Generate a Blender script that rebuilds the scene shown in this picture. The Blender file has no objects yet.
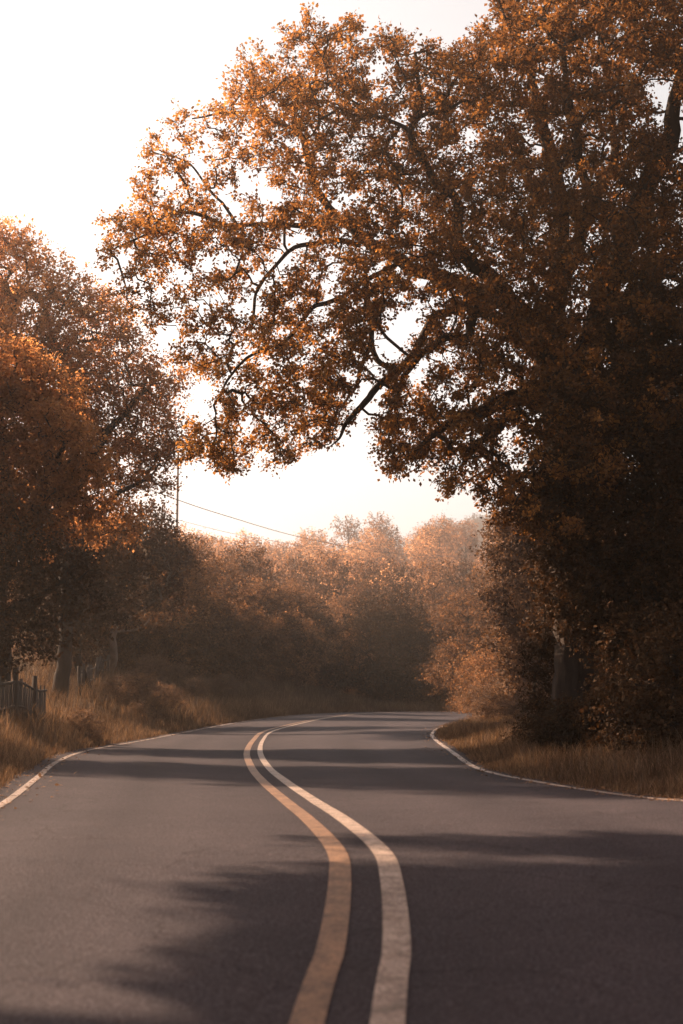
import bpy, math, random
import numpy as np
from mathutils import noise as mnoise, Vector

# ------------------------------------------------------------------ camera, sky, sun, exposure
sc = bpy.context.scene
R = math.radians
CAMZ = 1.45
FPX = 1024 * 50 / 36.0
PITCH = math.atan(178 / FPX)
cam_d = bpy.data.cameras.new('camera')
cam_d.sensor_fit = 'VERTICAL'; cam_d.sensor_height = 36; cam_d.lens = 50
cam_d.clip_start = 0.1; cam_d.clip_end = 3000
cam_d.dof.use_dof = True; cam_d.dof.focus_distance = 30; cam_d.dof.aperture_fstop = 2.3
cam = bpy.data.objects.new('camera', cam_d)
sc.collection.objects.link(cam)
cam.location = (0, 0, CAMZ); cam.rotation_euler = (math.pi / 2 + PITCH, 0, 0)
sc.camera = cam

SUN_EL, SUN_AZ = 29.0, 35.0            # azimuth: degrees ahead of due left
to_sun = Vector((-math.cos(R(SUN_EL)) * math.cos(R(SUN_AZ)), math.cos(R(SUN_EL)) * math.sin(R(SUN_AZ)), math.sin(R(SUN_EL))))
world = bpy.data.worlds.new('World'); sc.world = world; world.use_nodes = True
wn = world.node_tree
bg = wn.nodes['Background']
sky = wn.nodes.new('ShaderNodeTexSky'); sky.sky_type = 'NISHITA'; sky.sun_disc = False
sky.sun_elevation = R(SUN_EL); sky.sun_rotation = math.atan2(to_sun.x, to_sun.y)
sky.air_density = 1.0; sky.dust_density = 1.0; sky.ozone_density = 1.0
hs = wn.nodes.new('ShaderNodeHueSaturation'); hs.inputs['Saturation'].default_value = 0.14
wn.links.new(sky.outputs[0], hs.inputs['Color']); wn.links.new(hs.outputs[0], bg.inputs['Color'])
bg.inputs['Strength'].default_value = 0.05
sun_d = bpy.data.lights.new('sun', 'SUN'); sun_d.energy = 5.0; sun_d.angle = R(0.9); sun_d.color = (1.0, 0.68, 0.45)
sun = bpy.data.objects.new('sun', sun_d); sc.collection.objects.link(sun)
sun.rotation_euler = to_sun.to_track_quat('Z', 'Y').to_euler()
sc.view_settings.view_transform = 'Standard'; sc.view_settings.look = 'None'
sc.view_settings.exposure = 2.1; sc.view_settings.gamma = 1.0
sc.cycles.use_denoising = True
sc.cycles.max_bounces = 6; sc.cycles.diffuse_bounces = 3; sc.cycles.transmission_bounces = 4
sc.cycles.volume_bounces = 0; sc.cycles.transparent_max_bounces = 4

HAZE_DENSITY = 0.0012

rng = np.random.default_rng(7)
random.seed(7)

# ------------------------------------------------------------------ helpers
def pix(x, y, Z):
    """World point seen at photograph pixel (x, y) at depth Z."""
    a = (x - 341.5) / FPX; b = (512 - y) / FPX
    d = np.array([a, math.cos(PITCH) - b * math.sin(PITCH), math.sin(PITCH) + b * math.cos(PITCH)])
    d = d * (Z / d[1])
    return np.array([d[0], d[1], d[2] + CAMZ])

def link(o, parent=None):
    sc.collection.objects.link(o)
    if parent is not None: o.parent = parent
    return o

def mesh_np(name, verts, faces, mat=None, rnd=None, smooth=False):
    """faces: (n,k) int array, all polygons of one size, or list of such arrays."""
    me = bpy.data.meshes.new(name)
    if not isinstance(faces, list): faces = [faces]
    faces = [f for f in faces if len(f)]
    verts = np.ascontiguousarray(verts, dtype=np.float32)
    loops = np.concatenate([f.ravel() for f in faces]).astype(np.int32)
    sizes = np.concatenate([np.full(len(f), f.shape[1], dtype=np.int32) for f in faces])
    starts = np.concatenate([[0], np.cumsum(sizes)[:-1]]).astype(np.int32)
    me.vertices.add(len(verts)); me.vertices.foreach_set('co', verts.ravel())
    me.loops.add(len(loops)); me.loops.foreach_set('vertex_index', loops)
    me.polygons.add(len(sizes)); me.polygons.foreach_set('loop_start', starts)
    me.polygons.foreach_set('loop_total', sizes)
    if smooth: me.polygons.foreach_set('use_smooth', np.ones(len(sizes), dtype=bool))
    if rnd is not None:
        at = me.attributes.new('rnd', 'FLOAT', 'FACE')
        at.data.foreach_set('value', np.asarray(rnd, dtype=np.float32))
    if mat: me.materials.append(mat)
    me.update(calc_edges=True)
    return me

def empty(name, loc=(0, 0, 0), rz=0.0, scale=(1, 1, 1)):
    o = bpy.data.objects.new(name, None); o.empty_display_size = 0.3
    o.location = loc; o.rotation_euler = (0, 0, rz); o.scale = scale
    return link(o)

def tag(o, label=None, cat=None, group=None, kind=None):
    if label: o['label'] = label
    if cat: o['category'] = cat
    if group: o['group'] = group
    if kind: o['kind'] = kind
    return o

def copy_tree(root, loc, rz, scale, label=None):
    c = root.copy(); link(c)
    c.location = loc; c.rotation_euler = (0, 0, rz); c.scale = scale
    if label: c['label'] = label
    for ch in root.children:
        k = ch.copy(); sc.collection.objects.link(k); k.parent = c
    return c

def norm(v):
    return v / np.maximum(np.linalg.norm(v, axis=-1, keepdims=True), 1e-9)

class Tubes:
    def __init__(self): self.v = []; self.f = []; self.n = 0
    def add(self, pts, rad, sides=6, cap=True):
        pts = np.asarray(pts, float); rad = np.asarray(rad, float); n = len(pts)
        t = np.gradient(pts, axis=0); t = norm(t)
        ref = np.array([0.0, 0.0, 1.0]) if abs(t[0, 2]) < 0.9 else np.array([1.0, 0, 0])
        u = norm(np.cross(t, ref)); w = np.cross(t, u)
        a = np.linspace(0, 2 * np.pi, sides, endpoint=False)
        ring = pts[:, None, :] + rad[:, None, None] * (np.cos(a)[None, :, None] * u[:, None, :] + np.sin(a)[None, :, None] * w[:, None, :])
        if rad[0] > 0.3:
            for p in range(n):
                for q in range(sides):
                    k = 1 + 0.13 * mnoise.noise(Vector((math.cos(a[q]) * 3.2, math.sin(a[q]) * 3.2, pts[p, 2] * 0.8))) + 0.07 * mnoise.noise(Vector((math.cos(a[q]) * 9, math.sin(a[q]) * 9, pts[p, 2] * 2.2)))
                    if pts[p, 2] < 0.9: k += 0.10 * (0.9 - pts[p, 2]) ** 2 * (0.6 + 0.9 * math.cos(5 * a[q] + 1))
                    ring[p, q] = pts[p] + (ring[p, q] - pts[p]) * k
        self.v.append(ring.reshape(-1, 3))
        i = np.arange(n - 1)[:, None] * sides; j = np.arange(sides)[None, :]; k = (j + 1) % sides
        q = np.stack([i + j, i + k, i + sides + k, i + sides + j], -1).reshape(-1, 4) + self.n
        self.f.append(q); self.n += n * sides
    def arrays(self):
        return np.concatenate(self.v), np.concatenate(self.f)

def crspline(P, n):
    """Catmull-Rom through the rows of P, n samples per span."""
    P = np.asarray(P, float)
    Q = np.vstack([2 * P[0] - P[1], P, 2 * P[-1] - P[-2]])
    out = []
    for i in range(1, len(Q) - 2):
        for t in np.linspace(0, 1, n, endpoint=False):
            p0, p1, p2, p3 = Q[i - 1], Q[i], Q[i + 1], Q[i + 2]
            out.append(0.5 * (2 * p1 + (p2 - p0) * t + (2 * p0 - 5 * p1 + 4 * p2 - p3) * t * t + (3 * p1 - p0 - 3 * p2 + p3) * t ** 3))
    out.append(Q[-2])
    return np.array(out)

# ------------------------------------------------------------------ materials
def new_mat(name):
    m = bpy.data.materials.new(name); m.use_nodes = True
    nt = m.node_tree
    return m, nt, nt.nodes['Principled BSDF'], nt.nodes['Material Output']

def ramp(nt, stops, fac):
    r = nt.nodes.new('ShaderNodeValToRGB')
    els = r.color_ramp.elements
    while len(els) < len(stops): els.new(0.5)
    for e, (p, c) in zip(els, stops):
        e.position = p; e.color = (*c, 1)
    nt.links.new(fac, r.inputs[0])
    return r.outputs[0]

def leaf_mat(name, stops, trans=0.4, warm=(1.25, 1.0, 0.7), objvar=0.25):
    m, nt, p, out = new_mat(name)
    at = nt.nodes.new('ShaderNodeAttribute'); at.attribute_name = 'rnd'
    oi = nt.nodes.new('ShaderNodeObjectInfo')
    ma = nt.nodes.new('ShaderNodeMath'); ma.operation = 'MULTIPLY_ADD'
    nt.links.new(oi.outputs['Random'], ma.inputs[0]); ma.inputs[1].default_value = objvar
    nt.links.new(at.outputs['Fac'], ma.inputs[2])
    sb = nt.nodes.new('ShaderNodeMath'); sb.operation = 'SUBTRACT'; sb.inputs[1].default_value = objvar / 2
    nt.links.new(ma.outputs[0], sb.inputs[0])
    col = ramp(nt, stops, sb.outputs[0])
    nt.links.new(col, p.inputs['Base Color'])
    p.inputs['Roughness'].default_value = 0.75
    p.inputs['Specular IOR Level'].default_value = 0.1
    tr = nt.nodes.new('ShaderNodeBsdfTranslucent')
    mul = nt.nodes.new('ShaderNodeMixRGB'); mul.blend_type = 'MULTIPLY'; mul.inputs[0].default_value = 1
    nt.links.new(col, mul.inputs[1]); mul.inputs[2].default_value = (*warm, 1)
    nt.links.new(mul.outputs[0], tr.inputs['Color'])
    mx = nt.nodes.new('ShaderNodeMixShader'); mx.inputs[0].default_value = trans
    nt.links.new(p.outputs[0], mx.inputs[1]); nt.links.new(tr.outputs[0], mx.inputs[2])
    nt.links.new(mx.outputs[0], out.inputs['Surface'])
    return m

def noise_tex(nt, scale, detail=4, coord='Object', rough=0.6, stretch=None):
    tc = nt.nodes.new('ShaderNodeTexCoord')
    src = tc.outputs[coord]
    if stretch:
        mp = nt.nodes.new('ShaderNodeMapping'); mp.inputs['Scale'].default_value = stretch
        nt.links.new(src, mp.inputs[0]); src = mp.outputs[0]
    n = nt.nodes.new('ShaderNodeTexNoise'); n.inputs['Scale'].default_value = scale
    n.inputs['Detail'].default_value = detail; n.inputs['Roughness'].default_value = rough
    nt.links.new(src, n.inputs['Vector'])
    return n.outputs[0]

def mix_col(nt, fac, a, b, blend='MIX'):
    m = nt.nodes.new('ShaderNodeMixRGB'); m.blend_type = blend
    for sock, v in ((0, fac), (1, a), (2, b)):
        if hasattr(v, 'links') or hasattr(v, 'is_linked'): nt.links.new(v, m.inputs[sock])
        elif isinstance(v, (int, float)): m.inputs[sock].default_value = v
        else: m.inputs[sock].default_value = (*v, 1)
    return m.outputs[0]

def bump(nt, p, height, strength, dist=0.02):
    b = nt.nodes.new('ShaderNodeBump'); b.inputs['Strength'].default_value = strength; b.inputs['Distance'].default_value = dist
    nt.links.new(height, b.inputs['Height']); nt.links.new(b.outputs[0], p.inputs['Normal'])

def simple_mat(name, c0, c1, scale, rough=0.85, bstr=0.4, stretch=None):
    m, nt, p, out = new_mat(name)
    n = noise_tex(nt, scale, 6, stretch=stretch)
    nt.links.new(ramp(nt, [(0.3, c0), (0.7, c1)], n), p.inputs['Base Color'])
    p.inputs['Roughness'].default_value = rough
    p.inputs['Specular IOR Level'].default_value = 0.25
    if bstr: bump(nt, p, n, bstr)
    return m

OAK = leaf_mat('oak_leaf', [(0.0, (0.058, 0.032, 0.018)), (0.45, (0.126, 0.068, 0.033)), (0.8, (0.252, 0.131, 0.044)), (1.0, (0.407, 0.226, 0.072))], 0.55)
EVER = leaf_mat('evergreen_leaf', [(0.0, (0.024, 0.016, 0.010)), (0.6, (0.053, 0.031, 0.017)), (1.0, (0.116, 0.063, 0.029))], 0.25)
LEFT = leaf_mat('roadside_leaf', [(0.0, (0.136, 0.072, 0.039)), (0.5, (0.330, 0.181, 0.091)), (1.0, (0.563, 0.339, 0.169))], 0.72)
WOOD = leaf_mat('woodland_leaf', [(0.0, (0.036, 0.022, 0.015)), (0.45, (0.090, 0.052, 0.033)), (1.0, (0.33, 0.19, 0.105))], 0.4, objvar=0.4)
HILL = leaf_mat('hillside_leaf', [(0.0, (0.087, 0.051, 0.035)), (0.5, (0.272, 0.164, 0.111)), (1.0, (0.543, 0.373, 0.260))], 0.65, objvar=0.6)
FARL = leaf_mat('far_leaf', [(0.0, (0.06, 0.04, 0.03)), (1.0, (0.11, 0.07, 0.05))], 0.2)
DRY = leaf_mat('dry_shrub_leaf', [(0.0, (0.068, 0.047, 0.039)), (0.6, (0.145, 0.102, 0.081)), (1.0, (0.291, 0.181, 0.104))], 0.35)
GRASS = leaf_mat('dry_grass_blade', [(0.0, (0.040, 0.028, 0.020)), (0.5, (0.095, 0.066, 0.047)), (1.0, (0.23, 0.168, 0.12))], 0.35, objvar=0.0)
BARK = simple_mat('bark', (0.014, 0.010, 0.008), (0.040, 0.028, 0.022), 9, 0.95, 1.0, (1, 1, 0.2))
PALEBARK = simple_mat('pale_bark', (0.10, 0.075, 0.06), (0.22, 0.17, 0.14), 7, 0.9, 0.6, (1, 1, 0.25))
FENCEWOOD = simple_mat('weathered_wood', (0.035, 0.028, 0.024), (0.085, 0.070, 0.062), 9, 0.9, 0.5, (1, 1, 0.15))
POLEWOOD = simple_mat('pole_wood', (0.12, 0.085, 0.06), (0.22, 0.16, 0.12), 5, 0.85, 0.3, (1, 1, 0.1))
WIRE = simple_mat('wire', (0.05, 0.04, 0.035), (0.07, 0.055, 0.05), 3, 0.6, 0)
SOIL = None

def ground_mat():
    m, nt, p, out = new_mat('earth')
    n1 = noise_tex(nt, 0.9, 8); n2 = noise_tex(nt, 14, 6)
    c1 = ramp(nt, [(0.3, (0.075, 0.048, 0.03)), (0.55, (0.13, 0.085, 0.052)), (0.75, (0.19, 0.125, 0.075))], n1)
    c2 = ramp(nt, [(0.35, (0.5, 0.5, 0.5)), (0.7, (1.25, 1.2, 1.1))], n2)
    nt.links.new(mix_col(nt, 1.0, c1, c2, 'MULTIPLY'), p.inputs['Base Color'])
    p.inputs['Roughness'].default_value = 0.95; p.inputs['Specular IOR Level'].default_value = 0.1
    bump(nt, p, n2, 0.8, 0.06)
    return m
EARTH = ground_mat()

def asphalt_mat():
    m, nt, p, out = new_mat('asphalt')
    fine = noise_tex(nt, 70, 3, rough=0.7); mid = noise_tex(nt, 2.2, 6); big = noise_tex(nt, 0.35, 3)
    tracks = nt.nodes.new('ShaderNodeAttribute'); tracks.attribute_name = 'wear'
    base = ramp(nt, [(0.34, (0.017, 0.016, 0.020)), (0.5, (0.041, 0.038, 0.047)), (0.68, (0.088, 0.080, 0.096))], fine)
    m2 = ramp(nt, [(0.3, (0.84, 0.84, 0.85)), (0.7, (1.12, 1.1, 1.08))], mid)
    m3 = ramp(nt, [(0.3, (0.85, 0.85, 0.86)), (0.7, (1.12, 1.1, 1.08))], big)
    c = mix_col(nt, 1.0, mix_col(nt, 1.0, base, m2, 'MULTIPLY'), m3, 'MULTIPLY')
    wv = ramp(nt, [(0.0, (0.86, 0.86, 0.87)), (1.0, (1.22, 1.2, 1.18))], tracks.outputs['Fac'])
    c = mix_col(nt, 1.0, c, wv, 'MULTIPLY')
    # hairline cracks
    vt = nt.nodes.new('ShaderNodeTexVoronoi'); vt.feature = 'DISTANCE_TO_EDGE'; vt.inputs['Scale'].default_value = 0.45
    tc = nt.nodes.new('ShaderNodeTexCoord'); nz = nt.nodes.new('ShaderNodeTexNoise'); nz.inputs['Scale'].default_value = 1.6; nz.inputs['Detail'].default_value = 6
    nt.links.new(tc.outputs['Object'], nz.inputs['Vector'])
    ad = nt.nodes.new('ShaderNodeVectorMath'); ad.operation = 'MULTIPLY_ADD'; ad.inputs[1].default_value = (0.9, 0.9, 0)
    nt.links.new(nz.outputs['Color'], ad.inputs[0]); nt.links.new(tc.outputs['Object'], ad.inputs[2])
    nt.links.new(ad.outputs[0], vt.inputs['Vector'])
    cr = ramp(nt, [(0.0, (0.62, 0.62, 0.62)), (0.006, (1, 1, 1))], vt.outputs['Distance'])
    c = mix_col(nt, 1.0, c, cr, 'MULTIPLY')
    nt.links.new(c, p.inputs['Base Color'])
    rr = nt.nodes.new('ShaderNodeMapRange'); nt.links.new(mid, rr.inputs[0])
    rr.inputs[3].default_value = 0.72; rr.inputs[4].default_value = 0.9
    nt.links.new(rr.outputs[0], p.inputs['Roughness'])
    p.inputs['Specular IOR Level'].default_value = 0.06
    bump(nt, p, fine, 0.8, 0.012)
    return m
ASPHALT = asphalt_mat()

def paint_mat(name, c0, c1):
    m, nt, p, out = new_mat(name)
    n = noise_tex(nt, 2.5, 7, rough=0.65); f = noise_tex(nt, 60, 3, rough=0.7)
    col = ramp(nt, [(0.3, c0), (0.65, c1)], n)
    chip = ramp(nt, [(0.38, (0.38, 0.36, 0.37)), (0.56, (1, 1, 1))], f)
    w = noise_tex(nt, 7, 5, rough=0.75)
    wear = ramp(nt, [(0.40, (0.52, 0.50, 0.50)), (0.55, (1, 1, 1))], w)
    c2 = mix_col(nt, 1.0, mix_col(nt, 1.0, col, chip, 'MULTIPLY'), wear, 'MULTIPLY')
    nt.links.new(c2, p.inputs['Base Color'])
    p.inputs['Roughness'].default_value = 0.6; p.inputs['Specular IOR Level'].default_value = 0.3
    bump(nt, p, f, 0.3, 0.004)
    return m
YELLOW = paint_mat('yellow_road_paint', (0.16, 0.090, 0.053), (0.26, 0.150, 0.085))
CREAM = paint_mat('cream_road_paint', (0.27, 0.21, 0.178), (0.42, 0.34, 0.29))
WHITE = paint_mat('white_road_paint', (0.26, 0.215, 0.195), (0.40, 0.34, 0.31))

# ------------------------------------------------------------------ road plan (left line, centre, right line)
def wp(X, Z, Y): return np.array([X, Z, Y + CAMZ])
rowsC = [wp(-2.4, -14, -1.95), wp(-1.0, -6, -1.70), wp(-0.28, 0, -1.46), pix(347, 1024, 5.2), pix(364, 945, 6.4), pix(365.5, 878.6, 8.1), pix(357, 849, 9.3), pix(326, 820, 11.7),
         pix(299, 800.5, 14.4), pix(273.5, 781, 18), pix(260, 767, 23), pix(254, 752, 29), pix(259.5, 739.5, 36),
         pix(270, 731, 41), pix(300, 723, 46.5), pix(332, 717, 53), pix(375, 713, 61)]
rowsC += [wp(5.2, 67, -1.02), wp(12, 71.5, -1.15), wp(24, 74, -1.5), wp(40, 74, -2.2)]
def off(c, dx, dz, dh=-0.02): return c + np.array([dx, dz, dh])
rowsL = [off(rowsC[0], -3.0, 0), off(rowsC[1], -3.0, 0), off(rowsC[2], -3.0, 0), off(rowsC[3], -3.05, 0), off(rowsC[4], -3.07, 0), off(rowsC[5], -3.08, 0),
         off(rowsC[6], -3.1, 0), off(rowsC[7], -3.05, 0.1), pix(-2, 807, 13.8), pix(37, 778, 18), pix(57, 762, 23), pix(88, 750.5, 29), pix(146, 740, 36.5),
         pix(187, 732, 41.5), pix(235, 723, 48.5), pix(278, 717, 56.5), pix(325, 713.3, 65.5)]
rowsL += [wp(3.2, 73.5, -1.10), wp(10.5, 77.5, -1.2), wp(24, 79.5, -1.55), wp(40, 79.5, -2.2)]
rowsR = [off(rowsC[0], 3.4, 0), off(rowsC[1], 3.4, 0), off(rowsC[2], 3.4, 0), off(rowsC[3], 3.3, 0), off(rowsC[4], 3.25, 0), off(rowsC[5], 3.25, 0),
         off(rowsC[6], 3.25, 0), pix(735, 808, 11.9), pix(628, 796, 14.6), pix(540, 782.5, 17.8), pix(479, 769, 21.8), pix(452, 752, 27), pix(434, 738.5, 32),
         pix(433, 732.5, 36.5), pix(441, 727, 41.5), pix(456, 724, 45.5), pix(490, 721, 50)]
rowsR += [wp(8.6, 56, -1.02), wp(14, 63, -1.15), wp(24, 67.5, -1.5), wp(40, 68, -2.2)]
NS = 12
Lc, Cc, Rc = crspline(rowsL, NS), crspline(rowsC, NS), crspline(rowsR, NS)
wL = np.linalg.norm((Lc - Cc)[:, :2], axis=1); wR = np.linalg.norm((Rc - Cc)[:, :2], axis=1)

def road_pt(i, s):
    """Point at station row i, s metres right (+) or left (-) of the centre."""
    if s < 0: t = -s / wL[i]; return Cc[i] + (Lc[i] - Cc[i]) * t
    t = s / wR[i]; return Cc[i] + (Rc[i] - Cc[i]) * t

SH_L, SH_R = 0.32, 0.22
def strip(offs, lift):
    """Quad strip over all rows through lateral offsets given as functions of the row."""
    n = len(Cc); k = len(offs)
    V = np.array([[road_pt(i, o(i)) + np.array([0, 0, lift]) for o in offs] for i in range(n)]).reshape(-1, 3)
    i = np.arange(n - 1)[:, None] * k; j = np.arange(k - 1)[None, :]
    F = np.stack([i + j, i + j + 1, i + k + j + 1, i + k + j], -1).reshape(-1, 4)
    return V, F

ncross = 13
offs = []
for t in np.linspace(-1, 1, ncross):
    j_ = 0.10 if abs(t) > 0.99 else 0.0
    if t < 0: offs.append(lambda i, t=t, j_=j_: t * (wL[i] + SH_L) + j_ * mnoise.noise(Vector((i * 0.45, 1, 0))))
    else: offs.append(lambda i, t=t, j_=j_: t * (wR[i] + SH_R) + j_ * mnoise.noise(Vector((i * 0.45, 5, 0))))
V, F = strip(offs, 0.0)
roadme = mesh_np('road', V, F, ASPHALT, smooth=True)
wear = np.zeros((len(Cc), ncross))
for j, t in enumerate(np.linspace(-1, 1, ncross)):
    w = max(math.exp(-((abs(t) - 0.27) / 0.10) ** 2), math.exp(-((abs(t) - 0.72) / 0.10) ** 2))
    wear[:, j] = w
at = roadme.attributes.new('wear', 'FLOAT', 'POINT'); at.data.foreach_set('value', wear.ravel().astype(np.float32))
road = tag(link(bpy.data.objects.new('road', roadme)), kind='structure')
def paint(name, s0, s1, mat, label):
    V, F = strip([s0, s1], 0.005)
    o = link(bpy.data.objects.new(name, mesh_np(name, V, F, mat, smooth=True)), road); o['label'] = label
paint('centre_line', lambda i: -0.205, lambda i: -0.080, YELLOW, 'faded yellow centre line on the left of the pair')
paint('centre_line', lambda i: 0.080, lambda i: 0.205, CREAM, 'worn cream centre line on the right of the pair')
paint('edge_line', lambda i: -wL[i] - 0.045, lambda i: -wL[i] + 0.045, WHITE, 'white edge line along the left verge')
paint('edge_line', lambda i: wR[i] - 0.055, lambda i: wR[i] + 0.055, WHITE, 'white edge line along the right verge')

# ------------------------------------------------------------------ terrain
samp = []; sside = []
for i in range(0, len(Cc)):
    for t in np.linspace(-1, 1, 11):
        s = t * (wL[i] + SH_L) if t < 0 else t * (wR[i] + SH_R)
        samp.append(road_pt(i, s)); sside.append(t)
samp = np.array(samp); sside = np.array(sside)

def smooth(a, b, x):
    t = np.clip((x - a) / (b - a), 0, 1); return t * t * (3 - 2 * t)

def height(X, Y):
    X = np.atleast_1d(np.asarray(X, float)); Y = np.atleast_1d(np.asarray(Y, float))
    out = np.empty(len(X))
    for a in range(0, len(X), 2000):
        x, y = X[a:a + 2000], Y[a:a + 2000]
        d2 = (x[:, None] - samp[None, :, 0]) ** 2 + (y[:, None] - samp[None, :, 1]) ** 2
        k = d2.argsort(axis=1)[:, :4] if False else d2.argmin(axis=1)
        d = np.sqrt(d2[np.arange(len(x)), k]); z0 = samp[k, 2]; side = sside[k]
        e = np.maximum(d - 0.35, 0)
        left = side < 0
        bankL = np.where(e < 9, 0.26 * e, 0.26 * 9 + 0.10 * (e - 9)) * smooth(4, -6, x)
        bankL = np.minimum(bankL, 5.5)
        bankR = np.minimum(0.10 * e, 2.2)
        h = z0 - 0.07 + np.where(left, bankL, bankR)
        lump = 0.16 * np.sin(x * 0.9 + 1.3 * np.sin(y * 0.31)) * np.sin(y * 0.53 + 0.7) + 0.07 * np.sin(x * 2.3 + y * 1.7)
        h = h + lump * smooth(0.3, 2.5, e)
        far = smooth(84, 120, y)
        base = -1.0 - 0.6 * smooth(84, 110, y)
        hill = 21.0 * smooth(105, 270, y) + 3.0 * np.sin(x * 0.035 + 1.0) * smooth(150, 260, y) - 5.0 * smooth(280, 380, y)
        hill = hill + 62 * smooth(360, 620, y) * smooth(-70, 110, x) + 2.0 * np.sin(x * 0.09 + y * 0.05) * far
        hh = base + hill
        out[a:a + 2000] = h * (1 - far) + hh * far
    return out

def grade(lo, hi, flo, fhi, fine, grow=1.18):
    a = list(np.arange(flo, fhi + 1e-6, fine))
    s = fine; v = flo; pre = []
    while v > lo: s *= grow; v -= s; pre.append(v)
    s = fine; v = fhi; post = []
    while v < hi: s *= grow; v += s; post.append(v)
    return np.array(pre[::-1] + a + post)
gx = grade(-420, 420, -13, 13, 0.4); gy = grade(-120, 900, -3, 90, 0.5)
GX, GY = np.meshgrid(gx, gy)
GZ = height(GX.ravel(), GY.ravel())
V = np.stack([GX.ravel(), GY.ravel(), GZ], 1)
nx, ny = len(gx), len(gy)
i = np.arange(ny - 1)[:, None] * nx; j = np.arange(nx - 1)[None, :]
F = np.stack([i + j, i + j + 1, i + nx + j + 1, i + nx + j], -1).reshape(-1, 4)
terrain = tag(link(bpy.data.objects.new('terrain', mesh_np('terrain', V, F, EARTH, smooth=True))), kind='structure')
GMIN = GZ.min(); GMAX = GZ.max()

# ------------------------------------------------------------------ haze
def haze_box(lo, hi):
    v = np.array([[x, y, z] for x in (lo[0], hi[0]) for y in (lo[1], hi[1]) for z in (lo[2], hi[2])])
    f = np.array([[0, 1, 3, 2], [4, 6, 7, 5], [0, 4, 5, 1], [2, 3, 7, 6], [0, 2, 6, 4], [1, 5, 7, 3]])
    m = bpy.data.materials.new('haze'); m.use_nodes = True; nt = m.node_tree; nt.nodes.clear()
    o = nt.nodes.new('ShaderNodeOutputMaterial'); pv = nt.nodes.new('ShaderNodeVolumePrincipled')
    pv.inputs['Color'].default_value = (0.93, 0.86, 0.80, 1); pv.inputs['Density'].default_value = HAZE_DENSITY
    pv.inputs['Anisotropy'].default_value = 0.8
    nt.links.new(pv.outputs[0], o.inputs['Volume'])
    me = mesh_np('haze', v, f, m)
    ob = tag(link(bpy.data.objects.new('haze', me)), 'thin pale haze over the whole valley', None, None, 'stuff')
if HAZE_DENSITY > 0:
    haze_box((gx[0] - 5, gy[0] - 5, GMIN - 1), (gx[-1] + 5, gy[-1] + 5, GMAX + 25))

# ------------------------------------------------------------------ foliage engine
def leaves_arrays(centers, axes, normals, length, width):
    n = len(centers)
    ax = norm(axes); side = norm(np.cross(ax, normals)); up = np.cross(side, ax)
    L = length[:, None]; W = width[:, None]
    a = centers; c = centers + ax * L
    m = centers + ax * L * 0.5
    b = m + side * W * 0.5 + up * W * 0.15; d = m - side * W * 0.5 + up * W * 0.15
    V = np.stack([a, b, c, d], 1).reshape(-1, 3)
    F = np.arange(n * 4).reshape(-1, 4)
    return V, F

def cluster_leaves(rg, C, outward, per, crad, lsize, droop=0.0, lean=0.45, tw=7, flat=0.75, twigs=None, twr=0.004):
    """Sprays of leaves along short twigs leaving every cluster centre."""
    n = len(C)
    T = norm(rg.normal(size=(n, tw, 3)) + outward[:, None, :] * lean + np.array([0, 0, 0.15 - droop]))
    T[..., 2] *= flat; T = norm(T)
    TL = crad * rg.uniform(0.55, 1.25, size=(n, tw))
    if twigs is not None:
        for a in range(n):
            for b in range(tw):
                e = C[a] + T[a, b] * TL[a, b]
                m = C[a] + T[a, b] * TL[a, b] * 0.5 + rg.normal(size=3) * 0.03
                twigs.add([C[a], m, e], [twr * 1.6, twr * 1.2, twr * 0.6], 3)
    k = per // tw
    t = rg.uniform(0.12, 1.05, size=(n, tw, k, 1))
    P = C[:, None, None, :] + T[:, :, None, :] * TL[:, :, None, None] * t + rg.normal(size=(n, tw, k, 3)) * lsize * 0.7
    A = norm(T[:, :, None, :] * 0.7 + rg.normal(size=(n, tw, k, 3)) * 0.75 + np.array([0, 0, -0.2 - droop]))
    N = rg.normal(size=(n, tw, k, 3)) * 0.7 + np.array([0, 0, 0.65]) + outward[:, None, None, :] * 0.3
    cr = rg.uniform(0, 1, size=(n, 1, 1)); tr = rg.uniform(0, 1, size=(n, tw, 1))
    rnd = 0.4 * cr + 0.3 * tr + 0.3 * rg.uniform(0, 1, size=(n, tw, k))
    m = n * tw * k
    ls = lsize * rg.uniform(0.5, 1.4, size=m)
    V, F = leaves_arrays(P.reshape(-1, 3), A.reshape(-1, 3), N.reshape(-1, 3), ls, ls * rg.uniform(0.55, 0.9, size=m))
    return V, F, rnd.reshape(-1)

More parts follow.
